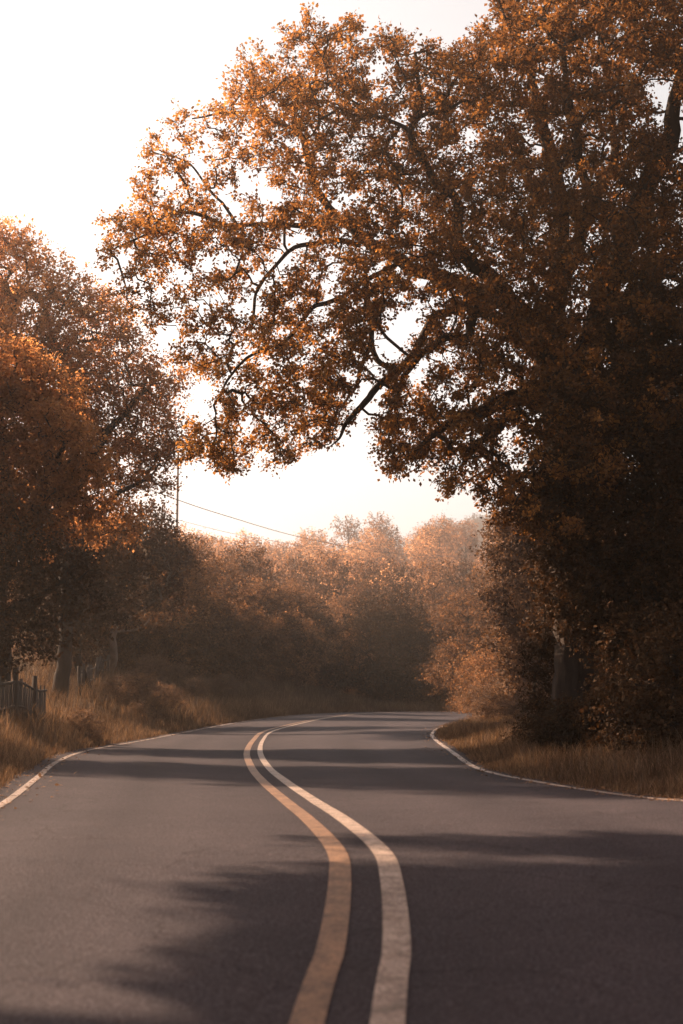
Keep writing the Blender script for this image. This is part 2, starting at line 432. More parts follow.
def grow(rg, skel, C, tip_r=0.012, tubes=None, wobble=0.12, sides_small=4, step=0.45, pen=0.15):
    """Branches join every cluster centre to the nearest wood already grown; skel = [(pts, radii)]."""
    tb = tubes or Tubes()
    nodes = []; 
    for pts, rad in skel:
        pts = np.asarray(pts, float)
        P = crspline(np.column_stack([pts, rad]), 6)
        jit = rg.normal(size=(len(P), 3)) * np.minimum(P[:, 3:4] * 0.10, 0.025); jit[0] = 0
        Q = P[:, :3] + jit
        if P[0, 3] < 0.35:                       # gnarled limbs
            amp = np.minimum(np.linspace(0, 1, len(P)) * 4, 1) * np.interp(P[:, 3], [0, .03, .12, .3], [.05, .13, .12, .07])
            Q = Q + amp[:, None] * np.array([[mnoise.noise(Vector(q * 1.1 + o)) for o in (3.1, 17.7, 41.3)] for q in P[:, :3]]) * 1.6
        tb.add(Q, P[:, 3], 40 if P[0, 3] > 0.3 else (9 if P[0, 3] > 0.1 else 6))
        nodes += [tuple(q) for q in Q[len(Q) // 5:]]
    nodes = np.array(nodes); n0 = len(nodes)
    d = np.min(np.linalg.norm(C[:, None, :] - nodes[None], axis=2), axis=1) if len(C) * n0 < 4e6 else np.array([np.min(np.linalg.norm(nodes - c, axis=1)) for c in C])
    order = np.argsort(d)
    buf = np.zeros((n0 + 3 * len(C), 3)); buf[:n0] = nodes; cnt = n0
    par = np.full(len(buf), -1); depth = np.zeros(len(buf))
    paths = []
    for q in order:
        c = C[q]
        dd = np.linalg.norm(buf[:cnt] - c, axis=1) + depth[:cnt] * pen
        k = int(dd.argmin()); s = buf[k]
        L = np.linalg.norm(c - s)
        m1 = s + (c - s) * 0.36 + rg.normal(size=3) * wobble * L * 0.6
        m2 = s + (c - s) * 0.72 + rg.normal(size=3) * wobble * L * 0.5 + np.array([0, 0, 0.04 * L])
        i1, i2, i3 = cnt, cnt + 1, cnt + 2
        buf[i1], buf[i2], buf[i3] = m1, m2, c
        par[i1], par[i2], par[i3] = k, i1, i2
        depth[i1:i3 + 1] = depth[k] + L * np.array([0.36, 0.72, 1])
        paths.append((k, i1, i2, i3)); cnt += 3
    w = np.zeros(cnt)
    for k, i1, i2, i3 in reversed(paths):
        w[i3] += 1; w[i2] += w[i3]; w[i1] += w[i2]
        if k >= n0: w[k] += w[i1]
    for k, i1, i2, i3 in paths:
        r = tip_r * np.maximum(w[[i1, i1, i2, i3]], 1) ** 0.42
        r[3] = tip_r * max(w[i3], 1) ** 0.42 * 0.8
        tb.add(buf[[k, i1, i2, i3]], r, sides_small if r[0] < 0.05 else 6)
    return tb

def in_poly(x, y, poly):
    poly = np.asarray(poly, float); inside = np.zeros(len(x), bool)
    j = len(poly) - 1
    for i in range(len(poly)):
        xi, yi = poly[i]; xj, yj = poly[j]
        c = ((yi > y) != (yj > y)) & (x < (xj - xi) * (y - yi) / (yj - yi + 1e-12) + xi)
        inside ^= c; j = i
    return inside

def lobe_points(rg, lobes, spacing, shell=0.45, squash=0.85):
    """Cluster centres through the volume of a union of lobes (cx,cy,cz,r), denser to the outside, thinned to a spacing."""
    P = []; O = []
    for (cx, cy, cz, r) in lobes:
        n = max(8, int(22 * (r / spacing) ** 2.3))
        d = norm(rg.normal(size=(n, 3))); rr = r * rg.uniform(0.12, 1, size=(n, 1)) ** shell
        q = d * rr * np.array([1, 1, squash]) + np.array([cx, cy, cz])
        P.append(q); O.append(d)
    P = np.concatenate(P); O = np.concatenate(O)
    keep = []
    for i in rg.permutation(len(P)):
        if all(((P[i] - P[k]) ** 2).sum() > (spacing * 0.72) ** 2 for k in keep[-260:]): keep.append(i)
    keep = np.array(keep)
    return P[keep], O[keep]

def add_parts(root, tb, VFR, leafmat, bark=None, crown='crown'):
    v, f = tb.arrays()
    link(bpy.data.objects.new('trunk', mesh_np('trunk', v, f, bark or BARK, smooth=True)), root)
    V, F, r = VFR
    link(bpy.data.objects.new(crown, mesh_np(crown, V, F, leafmat, rnd=r)), root)

def lobed_tree(name, seed, lobes, trunk, leafmat, spacing, per, crad, lsize, label, cat='tree', group=None, loc=(0, 0, 0), tip=0.012, bark=None, droop=0.0, crown='crown', tw=7, sq=0.85, sun_tint=0.0):
    """Tree in local coordinates at its base; trunk = [(pts, radii)]."""
    rg = np.random.default_rng(seed)
    C, O = lobe_points(rg, lobes, spacing, squash=sq)
    root = tag(empty(name, loc), label, cat, group)
    tb = grow(rg, trunk, C, tip)
    V, F, r = cluster_leaves(rg, C, O, per, crad, lsize, droop, tw=tw)
    if sun_tint:
        top = (C[:, 2] - C[:, 2].min()) / np.ptp(C[:, 2])      # sun glow painted into the leaf colour, stronger towards the crown top
        r = np.clip(r + np.repeat(sun_tint * (1.6 * top - 0.6), len(r) // len(C)), 0, 1)
    add_parts(root, tb, (V, F, r), leafmat, bark, crown)
    return root

def px_lobes(base, Z, items):
    """Lobes given as (x px, y px, r px, depth offset) seen at depth Z, relative to base."""
    out = []
    for x, y, r, dz in items:
        p = pix(x, y, Z + dz) - base
        out.append((p[0], p[1], p[2], r * (Z + dz) / FPX))
    return out

def on_ground(x, y, sink=0.05):
    return np.array([x, y, float(height([x], [y])[0]) - sink])

# ------------------------------------------------------------------ the great oak over the road
def build_oak():
    rg = np.random.default_rng(21)
    Z0 = 26.0
    bx = pix(580, 745, Z0)
    base = on_ground(bx[0], Z0, 0.1)
    def P(x, y, dz=0.0): return pix(x, y, Z0 + dz) - base
    m = Z0 / FPX
    def limb(*pts):
        return (np.array([P(x, y, dz) for x, y, dz, r in pts]), np.array([r * m * (0.8 if r < 7 else 1) for x, y, dz, r in pts]))
    trunk = (np.array([[0, 0, -0.1], [0, 0, 0.3], [-0.02, 0, 0.8], P(579, 650), P(574, 585), P(568, 520, .1), P(563, 450, .2), P(560, 385, .3)]), np.array([0.56, 0.52, 0.48, 0.44, 0.40, 0.38, 0.34, 0.28]))
    skel = [trunk,
        limb((566, 455, .1, 13), (545, 402, -.3, 11), (513, 394, -.6, 8.5), (483, 409, -.9, 7), (452, 415, -1.2, 5), (433, 432, -1.4, 4), (414, 446, -1.6, 2)),
        limb((513, 396, -.6, 6), (504, 420, -.9, 5), (485, 440, -1.2, 4.5), (467, 463, -1.3, 3)),
        limb((496, 424, -.9, 4), (490, 440, -.6, 3), (498, 474, -.4, 1.6)),
        limb((562, 440, .2, 13), (545, 360, .2, 10), (515, 322, 0, 8.5), (494, 308, -.2, 7), (479, 314, -.3, 6.5), (467, 337, -.5, 6), (452, 343, -.8, 5), (426, 352, -1.1, 4), (406, 371, -1.3, 3), (400, 392, -1.4, 1.6)),
        limb((545, 360, .2, 9), (510, 330, 1.0, 8), (475, 305, 1.2, 7), (452, 314, 1.0, 6.5), (431, 324, .8, 6), (418, 352, .5, 5.5), (391, 371, .3, 5), (368, 392, .1, 4.5), (349, 417, -.1, 3.2), (336, 436, -.2, 1.6), (326, 446, -.2, .6)),
        limb((391, 371, .3, 3.5), (372, 345, .7, 4), (372, 303, 1.2, 3.6), (360, 270, 1.5, 2.5)),
        limb((372, 345, .7, 3.5), (359, 360, .9, 3), (356, 390, 1.0, 2.4), (340, 412, 1.1, 1.5)),
        limb((560, 385, .3, 12), (530, 320, .8, 10), (470, 285, 1.4, 8.5), (400, 262, 1.8, 7.5), (337, 220, 2.0, 6.5), (317, 200, 2.0, 6), (306, 165, 2.0, 5.5), (300, 139, 2.0, 5), (293, 124, 2.0, 4), (308, 100, 1.9, 3), (315, 55, 1.8, 1.8)),
        limb((337, 220, 2.0, 4.5), (304, 226, 1.8, 4), (279, 226, 1.5, 3.6), (240, 229, 1.2, 3), (200, 220, .8, 2.6), (165, 215, .5, 2.2), (145, 235, .3, 1.6), (112, 248, .1, 1)),
        limb((360, 245, 1.8, 4), (320, 240, 1.4, 3.6), (285, 254, 1.0, 3), (262, 285, .6, 2.4), (250, 320, .3, 1.8)),
        limb((293, 128, 2.0, 3), (262, 120, 1.8, 2.4), (225, 110, 1.6, 1.8), (190, 118, 1.4, 1)),
        limb((240, 229, 1.2, 2.4), (215, 190, 1.4, 2), (190, 165, 1.5, 1.4), (160, 150, 1.6, .9)),
        limb((400, 262, 1.8, 4), (330, 300, .8, 3.4), (280, 335, .2, 2.6), (235, 370, -.4, 1.8), (212, 410, -.8, 1.2)),
        limb((530, 320, .8, 10), (490, 280, -.2, 8.5), (462, 250, -.6, 7.5), (462, 210, -.8, 6.5), (433, 178, -1.0, 5.5), (415, 138, -1.1, 4.6), (420, 113, -1.1, 4), (422, 81, -1.2, 2.8), (415, 55, -1.2, 1.4)),
        limb((416, 136, -1.1, 3.4), (395, 120, -.9, 2.8), (372, 112, -.8, 2), (345, 95, -.6, 1.3)),
        limb((417, 118, -1.1, 3), (446, 113, -1.4, 2.6), (470, 98, -1.6, 1.8)),
        limb((562, 420, .2, 14), (590, 340, -.4, 13), (625, 250, -.8, 11.5), (652, 170, -1.0, 10), (672, 125, -1.2, 8.5), (690, 60, -1.4, 6), (700, -20, -1.5, 4)),
        limb((560, 385, .3, 12), (556, 300, .8, 10.5), (562, 220, 1.2, 9), (545, 130, 1.4, 7), (522, 60, 1.5, 5), (515, -10, 1.5, 3)),
        limb((556, 300, .8, 8), (590, 220, 2.0, 7), (610, 130, 2.6, 5.5), (605, 40, 3, 4), (615, -40, 3, 2.5)),
        limb((590, 340, -.4, 9), (650, 310, -1.0, 8), (710, 270, -1.5, 6), (770, 250, -2, 4)),
        limb((625, 250, -.8, 7), (590, 190, -2, 6), (575, 120, -2.6, 4.5), (565, 50, -3, 3)),
    ]
    outer = [(545, 540), (505, 520), (484, 498), (472, 478), (456, 484), (444, 492), (430, 462), (412, 462), (396, 482), (384, 468), (378, 440), (366, 424), (350, 430), (338, 436), (326, 462), (306, 452), (292, 462),
             (276, 472), (258, 456), (236, 470), (212, 466), (186, 462), (180, 440), (192, 420), (214, 404), (206, 376), (186, 358), (164, 344), (146, 322), (118, 292), (98, 266), (104, 240), (90, 212), (110, 198),
             (136, 178), (126, 158), (152, 160), (148, 126), (158, 116), (182, 122), (186, 104), (224, 92), (242, 74), (244, 46), (262, 50), (278, 26), (300, 12), (326, 30), (356, 24), (378, 44), (392, 30), (414, 50), (432, 40), (452, 58), (468, 40),
             (492, 22), (498, -20), (520, -70), (620, -110), (760, -90), (830, 60), (820, 300), (740, 420), (640, 430), (600, 520)]
    holes = [[(376, 352), (382, 316), (400, 304), (440, 302), (452, 308), (430, 322), (416, 348), (392, 366), (378, 372)],
             [(424, 350), (450, 346), (462, 350), (440, 372), (408, 384), (404, 376)],
             [(362, 400), (392, 376), (398, 384), (376, 424), (364, 424), (350, 420)],
             [(645, 82), (668, 74), (683, 92), (690, 140), (668, 150), (655, 130)], [(536, 122), (556, 118), (560, 142), (540, 148)],
             [(284, 232), (318, 226), (310, 246), (286, 250)], [(345, 140), (366, 132), (370, 152), (348, 158)], [(206, 258), (232, 246), (236, 268), (210, 276)],
             [(392, 190), (404, 184), (410, 200), (396, 206)], [(490, 108), (502, 104), (504, 122), (492, 122)], [(244, 300), (262, 292), (262, 312), (248, 318)], [(452, 372), (470, 366), (474, 382), (458, 388)],
             [(420, 396), (442, 388), (446, 402), (424, 408)], [(502, 440), (518, 436), (516, 462), (504, 462)], [(560, 175), (575, 170), (578, 186), (562, 190)]]
    n = 30000
    x = rg.uniform(85, 830, n); y = rg.uniform(-110, 540, n)
    ok = in_poly(x, y, outer)
    for h in holes: ok &= ~in_poly(x, y, h)
    x, y = x[ok], y[ok]
    # crown thickness: deep in the middle, thin at the rim on the left
    th = np.interp(x, [90, 200, 330, 480, 620, 830], [0.7, 1.3, 2.2, 3.0, 3.8, 3.0])
    ctr = np.interp(x, [90, 300, 480, 700], [0.1, 0.2, -0.5, -1.0])
    dz = ctr + rg.uniform(-1, 1, len(x)) * th
    C = np.array([P(a, b, c) for a, b, c in zip(x, y, dz)])
    dens = np.array([mnoise.noise(Vector(c * 0.85)) + 0.6 * mnoise.noise(Vector(c * 1.9 + 7)) for c in C])
    thr = np.interp(x, [90, 250, 420, 560], [0.04, 0.03, -0.16, -0.45])
    keep = dens > thr
    C = C[keep]
    sel = []; sp = 0.25
    for i in range(len(C)):
        if not sel or np.min(((C[sel] - C[i]) ** 2).sum(1)) > sp * sp: sel.append(i)
    C = C[sel]
    C = C[:4200]
    ctrp = np.array([0.0, 0, 6.5]); O = norm(C - ctrp)
    root = tag(empty('oak_tree', base), 'huge spreading oak leaning its orange-brown canopy across the road from the right verge', 'tree')
    twigs = Tubes()
    tb = grow(rg, skel, C, 0.0075, wobble=0.2)
    VFR = cluster_leaves(rg, C, O, 96, 0.27, 0.066, droop=0.1, tw=6, twigs=tb, twr=0.0035)
    sun_tint = np.clip(np.interp(C[:, 0], [-9.3, -6.5, -3.5, 0], [0.42, 0.30, 0.06, -0.08]), -1, 1)  # left-side glow painted in as lighter, warmer leaves
    VFR = (VFR[0], VFR[1], np.clip(VFR[2] + np.repeat(sun_tint, len(VFR[2]) // len(C)), 0, 1))
    print('oak clusters', len(C), 'leaves', len(VFR[2]))
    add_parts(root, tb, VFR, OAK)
build_oak()

# ------------------------------------------------------------------ near trees left and right of the road
def px_tree(name, seed, Z, base_xy, lobes, trunk_px, mat, spacing, per, crad, ls, label, tip=0.011, bark=None, droop=0.0, cat='tree', tw=7, group=None, sun_tint=0.0):
    base = on_ground(*base_xy, 0.08)
    L = px_lobes(base, Z, lobes)
    m = Z / FPX
    sk = []
    for t in trunk_px:
        pts = [pix(x, y, Z + dz) - base for x, y, dz, r in t]; rad = [r * m for *_, r in t]
        if t is trunk_px[0]: pts = [np.zeros(3)] + pts; rad = [rad[0] * 1.3] + rad
        sk.append((np.array(pts), np.array(rad)))
    return lobed_tree(name, seed, L, sk, mat, spacing, per, crad, ls, label, cat, group, base, tip, bark, droop, tw=tw, sun_tint=sun_tint)

# front tree on the left verge
px_tree('roadside_tree', 31, 33, (-8.0, 33.5),
    [(-60, 420, 80, 0), (10, 430, 60, .5), (52, 440, 42, -.6), (74, 470, 32, -.8), (30, 500, 50, -.5), (66, 515, 34, 0), (-40, 510, 70, .3), (10, 540, 44, .4), (20, 395, 36, 1), (100, 500, 18, 0), (-90, 340, 70, .6), (-14, 380, 30, .4), (40, 388, 34, .6), (56, 398, 28, .8), (16, 372, 34, .9)],
    [[(2, 640, 0, 10), (-2, 560, 0, 9), (5, 480, 0, 6), (0, 410, .2, 3)], [(0, 580, 0, 6), (40, 500, -.3, 4), (60, 450, -.5, 2)], [(-2, 560, 0, 6), (-60, 450, 0, 4)]],
    LEFT, 0.46, 84, 0.46, 0.075, 'dense shadowed tree at the left edge of the photo, in front of the taller one', sun_tint=0.3)
px_tree('evergreen_tree', 35, 31, (-8.9, 32.4),  # shade low in the front crown, built as a separate blackish tree
    [(0, 600, 50, 0), (48, 590, 34, .2), (20, 640, 32, .4), (70, 570, 26, .5), (-40, 590, 60, .3), (30, 560, 34, -.2), (84, 600, 20, .8), (-30, 640, 36, .4), (92, 560, 22, 1.0), (56, 622, 24, .5)],
    [[(-34, 670, 0, 6), (-20, 620, 0, 5), (0, 570, 0, 3)], [(-20, 625, 0, 3), (50, 590, .1, 2), (70, 570, .3, 1.2)]],
    EVER, 0.42, 84, 0.4, 0.08, 'low blackish tree added for the deep shade under the front left crown')
# taller tree behind it
px_tree('roadside_tree', 32, 43, (-8.6, 43.4),
    [(10, 270, 45, .3), (-30, 250, 50, 1), (30, 320, 52, -.4), (85, 305, 34, 0), (100, 350, 48, -.5), (140, 390, 42, 0), (150, 430, 40, .3), (110, 420, 50, .8), (60, 380, 60, 1), (60, 460, 60, 1), (130, 470, 34, .5), (165, 450, 24, -.3), (158, 485, 18, -.5), (110, 520, 34, .6), (10, 240, 24, 0), (118, 310, 24, .4), (-60, 340, 90, 1.5), (160, 380, 26, 0), (60, 280, 26, 0)],
    [[(66, 645, 0, 7), (68, 560, 0, 6.5), (75, 470, 0, 5.5), (70, 380, 0, 4), (40, 300, .2, 2)], [(72, 500, 0, 4.5), (110, 430, -.3, 3.5), (145, 390, -.2, 2)], [(70, 560, 0, 4), (110, 500, -.4, 3), (150, 475, -.5, 1.6)]],
    LEFT, 0.62, 84, 0.52, 0.088, 'tall round-crowned tree on the left, lit orange along its top', sun_tint=0.35)
px_tree('evergreen_tree', 36, 47, (-8.4, 48),  # shade beneath the tall crown, put in as dark foliage
    [(80, 560, 34, 0), (110, 580, 26, 0), (60, 590, 34, .3), (120, 545, 24, .4), (90, 610, 26, .3), (130, 570, 20, .2), (40, 560, 40, .4), (70, 625, 20, .2), (58, 640, 20, -3), (100, 622, 22, -.5), (120, 608, 22, 0), (84, 640, 14, -2), (40, 625, 26, -2)],
    [[(76, 650, 0, 4), (78, 610, 0, 3.4), (84, 560, 0, 2)]],
    EVER, 0.5, 70, 0.48, 0.11, 'dark tree added for the shade under the tall round-crowned tree')
# slender pale trunks at the fence end
px_tree('slender_tree', 33, 57, (-9.4, 58),
    [(110, 560, 34, 0), (140, 545, 34, .5), (165, 565, 30, 0), (90, 540, 40, .6), (130, 590, 26, -.4), (70, 580, 34, .8), (150, 525, 24, 0), (170, 600, 20, .3)],
    [[(116, 640, 0, 3.4), (118, 615, 0, 3.2), (112, 580, 0, 2.6), (108, 550, 0, 1.6)], [(100, 650, .4, 2), (92, 628, .4, 1.9), (96, 606, .4, 1.6), (104, 590, .4, 1)], [(118, 622, 0, 2), (135, 612, -.2, 1.6), (160, 600, -.4, 1)], [(117, 632, 0, 1.6), (140, 628, -.5, 1.1), (150, 620, -.6, .6)]],
    WOOD, 0.5, 63, 0.5, 0.12, 'slim tree with bare pale forked trunk beside the far end of the fence', bark=PALEBARK)

# dark evergreen in front of the oak on the right
px_tree('evergreen_tree', 41, 23, (5.7, 24),
    [(640, 330, 44, .6), (665, 390, 56, .4), (610, 400, 46, 0), (580, 410, 34, -.2), (700, 470, 70, .5), (640, 470, 60, 0), (585, 470, 44, -.2), (560, 510, 34, 0), (620, 540, 60, .2), (670, 560, 60, 0), (575, 560, 40, .6), (600, 610, 44, .8), (650, 630, 52, .3), (550, 465, 20, 0), (690, 640, 50, 0), (645, 300, 24, 0), (562, 590, 22, .8), (625, 665, 34, .3), (660, 690, 40, .3), (574, 620, 16, .9)],
    [[(652, 690, 0, 10), (650, 600, 0, 9), (645, 500, 0, 7), (640, 400, .2, 4), (640, 330, .4, 2)], [(648, 540, 0, 5), (600, 470, -.1, 3), (580, 420, -.1, 1.6)]],
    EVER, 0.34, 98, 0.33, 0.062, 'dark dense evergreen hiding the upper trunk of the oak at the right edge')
# understory to the right of the trunk
px_tree('evergreen_shrub', 42, 21, (6.0, 21),
    [(660, 690, 46, 0), (700, 660, 60, 0), (640, 728, 30, -.2), (690, 728, 44, -.4), (622, 705, 22, .2), (672, 650, 34, .2), (612, 735, 14, .2), (720, 720, 50, 0)],
    [[(680, 740, 0, 3.5), (676, 700, 0, 2.5), (672, 660, 0, 1.5)]],
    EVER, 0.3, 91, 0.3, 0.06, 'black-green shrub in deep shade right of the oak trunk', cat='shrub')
LAB_BR = 'low black-green bush growing against the foot of the oak'
br = lobed_tree('evergreen_shrub', 44, [(0, 0, .35, .4), (.35, .1, .5, .38), (-.35, 0, .4, .36), (.1, -.2, .7, .34), (-.1, .1, .9, .3)], [(np.array([[0, 0, 0], [0, 0, .4], [.05, 0, .8]]), np.array([.02, .015, .006]))], EVER, 0.2, 70, 0.22, 0.05, LAB_BR, 'shrub', 'bushes round the foot of the oak', tip=0.003)
for n, (px_, Z, s_) in enumerate([(556, 25.2, .75), (572, 24.9, .9), (592, 25.0, .85), (608, 24.6, 1.1), (545, 26.5, .9), (626, 24.0, 1.0), (646, 22.6, .8), (668, 21.5, .8)]):
    p = on_ground(pix(px_, 740, Z)[0], Z, .06)
    if n == 0: br.location = p; br.scale = (s_,) * 3
    else: copy_tree(br, p, n * 1.7, (s_ * 1.1, s_ * 1.1, s_))
px_tree('evergreen_shrub', 45, 26.4, (3.62, 26.5),  # shrub added in the path of the sun to darken the trunk
    [(541, 695, 15, 0), (538, 665, 15, .1), (543, 635, 16, 0), (548, 608, 15, .1), (546, 585, 12, .2), (534, 648, 10, -.1), (552, 655, 9, .1)],
    [[(541, 690, 0, 1.4), (541, 640, 0, 1.1), (547, 590, 0, .6)]],
    EVER, 0.2, 84, 0.24, 0.055, 'slim dark evergreen shrub added to keep sun off the left side of the oak trunk', cat='shrub', tip=0.005)
# lit bush-tree left of the trunk, farther back
px_tree('small_tree', 43, 38, (5.2, 39.5),
    [(528, 540, 34, .4), (505, 560, 24, 0), (512, 600, 26, -.4), (520, 640, 30, 0), (508, 625, 14, -.6), (545, 590, 36, .6), (545, 650, 36, .6), (530, 680, 26, 0), (500, 530, 16, .2), (550, 520, 34, .8), (496, 545, 12, 0)],
    [[(538, 700, 0, 5), (536, 650, 0, 4), (530, 590, 0, 3), (525, 540, 0, 1.6)], [(536, 650, 0, 3), (514, 610, -.2, 1.6)]],
    DRY, 0.36, 77, 0.38, 0.085, 'small tree with sunlit orange edge just left of the oak trunk')

# ------------------------------------------------------------------ woodland prototypes, their copies, hillside
def proto(name, seed, mat, H, W, label, cat, group, nl, per, ls, spacing, crad, trunk_r=0.16, low=0.2, bark=None, crown='crown', tip=0.016):
    rg = np.random.default_rng(seed)
    lobes = []
    for k in range(nl):
        a = k * 2.4 + rg.uniform(-.4, .4); t = rg.uniform(0, 1)
        z = H * (low + (0.92 - low) * t); rr = W * (0.55 * math.sin(math.pi * (0.25 + 0.68 * t)) ** 0.8)
        lobes.append((math.cos(a) * rr * rg.uniform(.5, 1), math.sin(a) * rr * rg.uniform(.5, 1), z, W * rg.uniform(.26, .42)))
    lobes.append((0, 0, H * 0.82, W * .4))
    trunk = [(np.array([[0, 0, 0], [0.05, 0, H * .2], [-0.05, 0.1, H * .45], [0.1, 0, H * .8]]), np.array([trunk_r * 1.3, trunk_r, trunk_r * .7, trunk_r * .25]))]
    if H > 4:
        for k in range(4):
            a = k * 1.6 + rg.uniform(0, 1)
            trunk.append((np.array([[0, 0.02, H * .25], [math.cos(a) * W * .25, math.sin(a) * W * .25, H * .45], [math.cos(a) * W * .5, math.sin(a) * W * .5, H * .62]]), np.array([.5, .35, .15]) * trunk_r))
    return lobed_tree(name, seed, lobes, trunk, mat, spacing, per, crad, ls, label, cat, group, tip=tip, bark=bark, crown=crown)

LAB_WOOD = 'brown leafy tree in the shaded wood beyond the road bend'
G_WOOD = 'trees of the wood beyond the bend'
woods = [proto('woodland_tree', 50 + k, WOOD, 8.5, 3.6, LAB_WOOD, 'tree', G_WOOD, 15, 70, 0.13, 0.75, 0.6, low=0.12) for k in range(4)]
used = [False] * 4
def put_wood(k, x, z, H, rz, wscale=1.0, label=None):
    s = H / 8.5; w = s * wscale
    p = on_ground(x, z, 0.1)
    if not used[k]:
        o = woods[k]; used[k] = True
        o.location = p; o.rotation_euler = (0, 0, rz); o.scale = (w, w, s)
        if label: o['label'] = label
        return o
    return copy_tree(woods[k], p, rz, (w, w, s), label or LAB_WOOD)
# (x px of crown, y px of crown top, depth)
wl = [(150, 525, 66), (185, 535, 72), (215, 560, 80), (172, 560, 64), (245, 548, 88), (120, 530, 74), (205, 600, 70), (255, 600, 84), (285, 585, 92), (310, 600, 98), (235, 625, 74), (280, 640, 82), (320, 640, 90),
      (345, 600, 104), (380, 605, 110), (415, 600, 108), (450, 595, 104), (480, 575, 98), (505, 560, 92), (470, 600, 88), (500, 600, 84), (535, 560, 86), (560, 540, 80), (600, 520, 76), (640, 500, 72), (690, 480, 70),
      (90, 520, 70), (50, 500, 72), (10, 480, 70), (-40, 470, 66), (60, 560, 60), (20, 560, 56), (-20, 560, 50), (570, 560, 55), (610, 540, 52), (650, 540, 50), (700, 520, 48), (590, 600, 44), (640, 600, 42), (690, 590, 40),
      (335, 560, 122), (300, 562, 118), (265, 560, 116), (365, 568, 126), (400, 566, 122), (435, 566, 124), (465, 560, 120), (230, 558, 104), (195, 545, 96)]
for n, (px_, py_, Z) in enumerate(wl):
    top = pix(px_, py_, Z); g = on_ground(top[0], Z, 0.1)
    H = max(top[2] - g[2], 3.0)
    lab = None
    put_wood(n % 4, top[0], Z, H, n * 1.7, min(1.5, max(0.75, 7.5 / H)) * (1 + 0.12 * math.sin(n * 2.1)))
# the round dark bush at the bend
g = pix(392, 706, 84)
ob = proto('broad_tree', 61, EVER, 5.8, 5.4, 'broad dark tree standing right above the crest of the road', 'tree', None, 16, 84, 0.11, 0.8, 0.75, low=0.1)
ob.location = on_ground(g[0], 85.5, 0.15)
for n, (px_, Z, H, lab) in enumerate([(470, 82, 6.6, 'dark tree behind the dry grass where the road leaves the photo'), (300, 84, 5.6, 'dark bushy tree left of the crest beyond the grass bank'), (262, 79, 5.0, 'low dark tree at the far end of the grass bank'), (500, 76, 6.5, 'dark tree half hidden behind the small sunlit-edged tree')]):
    x = pix(px_, 700, Z)[0]; k = (n + 1) % 4
    o = put_wood(k, x, Z, H, 2.0 * n + .6, 1.35, lab); o['group'] = 'dark trees round the bend'

LAB_UND = 'low dark bush filling the foot of the wood behind the grass bank'
und = [proto('woodland_shrub', 65 + k, WOOD, 2.8, 2.3, LAB_UND, 'shrub', 'bushes at the foot of the wood', 10, 70, 0.085, 0.45, 0.42, trunk_r=0.05, low=0.08, tip=0.005) for k in range(2)]
uu = [False, False]
for n, (px_, Z, s_) in enumerate([(122, 61, .9), (140, 64, 1.0), (158, 62, .9), (172, 66, 1.1), (190, 68, 1.0), (207, 69, 1.2), (222, 72, 1.0), (240, 74, 1.2), (256, 76, 1.1), (272, 78, 1.2), (290, 80, 1.2), (306, 82, 1.1), (322, 84, 1.3), (340, 86, 1.2), (436, 84, 1.2), (452, 80, 1.1), (468, 77, 1.2), (486, 70, 1.1), (500, 62, 1.0), (104, 62, 1.0), (84, 60, 1.1), (60, 57, 1.1), (150, 70, 1.4), (200, 76, 1.5), (250, 84, 1.5)]):
    x = pix(px_, 700, Z)[0]; k = n % 2; p = on_ground(x, Z, .1)
    if not uu[k]: und[k].location = p; und[k].scale = (s_, s_, s_); uu[k] = True
    else: copy_tree(und[k], p, n * 1.3, (s_ * 1.1, s_ * 1.1, s_))

LAB_HILL = 'sunlit orange-brown tree on the wooded hillside under the sky'
G_HILL = 'trees on the far hillside'
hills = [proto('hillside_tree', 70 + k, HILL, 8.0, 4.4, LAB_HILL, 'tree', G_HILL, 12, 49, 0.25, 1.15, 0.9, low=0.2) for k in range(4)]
hu = [False] * 4
rg = np.random.default_rng(5)
pts = []
for _ in range(9000):
    z = rg.uniform(122, 330); x = rg.uniform(-0.20 * z, 0.19 * z)
    sp = 5.0 + (z - 120) * 0.022
    if all((x - a) ** 2 + (z - b) ** 2 > sp * sp for a, b in pts): pts.append((x, z))
pts = sorted(pts, key=lambda q: q[1])[:270]
zs = height([p[0] for p in pts], [p[1] for p in pts])
for n, ((x, z), h) in enumerate(zip(pts, zs)):
    k = n % 4; s = rg.uniform(0.75, 1.25); w = s * rg.uniform(.9, 1.2)
    loc = (x, z, h - .15)
    if not hu[k]:
        o = hills[k]; hu[k] = True; o.location = loc; o.scale = (w, w, s); o.rotation_euler = (0, 0, rg.uniform(0, 6))
    else: copy_tree(hills[k], loc, rg.uniform(0, 6), (w, w, s))
print('hill trees', len(pts))
LAB_FAR = 'tiny dim tree on the farthest ridge right of the gap'
far0 = proto('ridge_tree', 80, FARL, 10, 6.5, LAB_FAR, 'tree', 'trees on the farthest ridge', 10, 21, 0.6, 1.9, 1.4, low=0.1)
first = True
pts = []
for _ in range(3000):
    z = rg.uniform(520, 660); x = rg.uniform(10, 0.17 * z + 10)
    if all((x - a) ** 2 + (z - b) ** 2 > 81 for a, b in pts): pts.append((x, z))
pts = pts[:140]
zs = height([p[0] for p in pts], [p[1] for p in pts])
for (x, z), h in zip(pts, zs):
    s = rg.uniform(.8, 1.2)
    if first: far0.location = (x, z, h - .3); far0.scale = (s, s, s); first = False
    else: copy_tree(far0, (x, z, h - .3), rg.uniform(0, 6), (s, s, s))

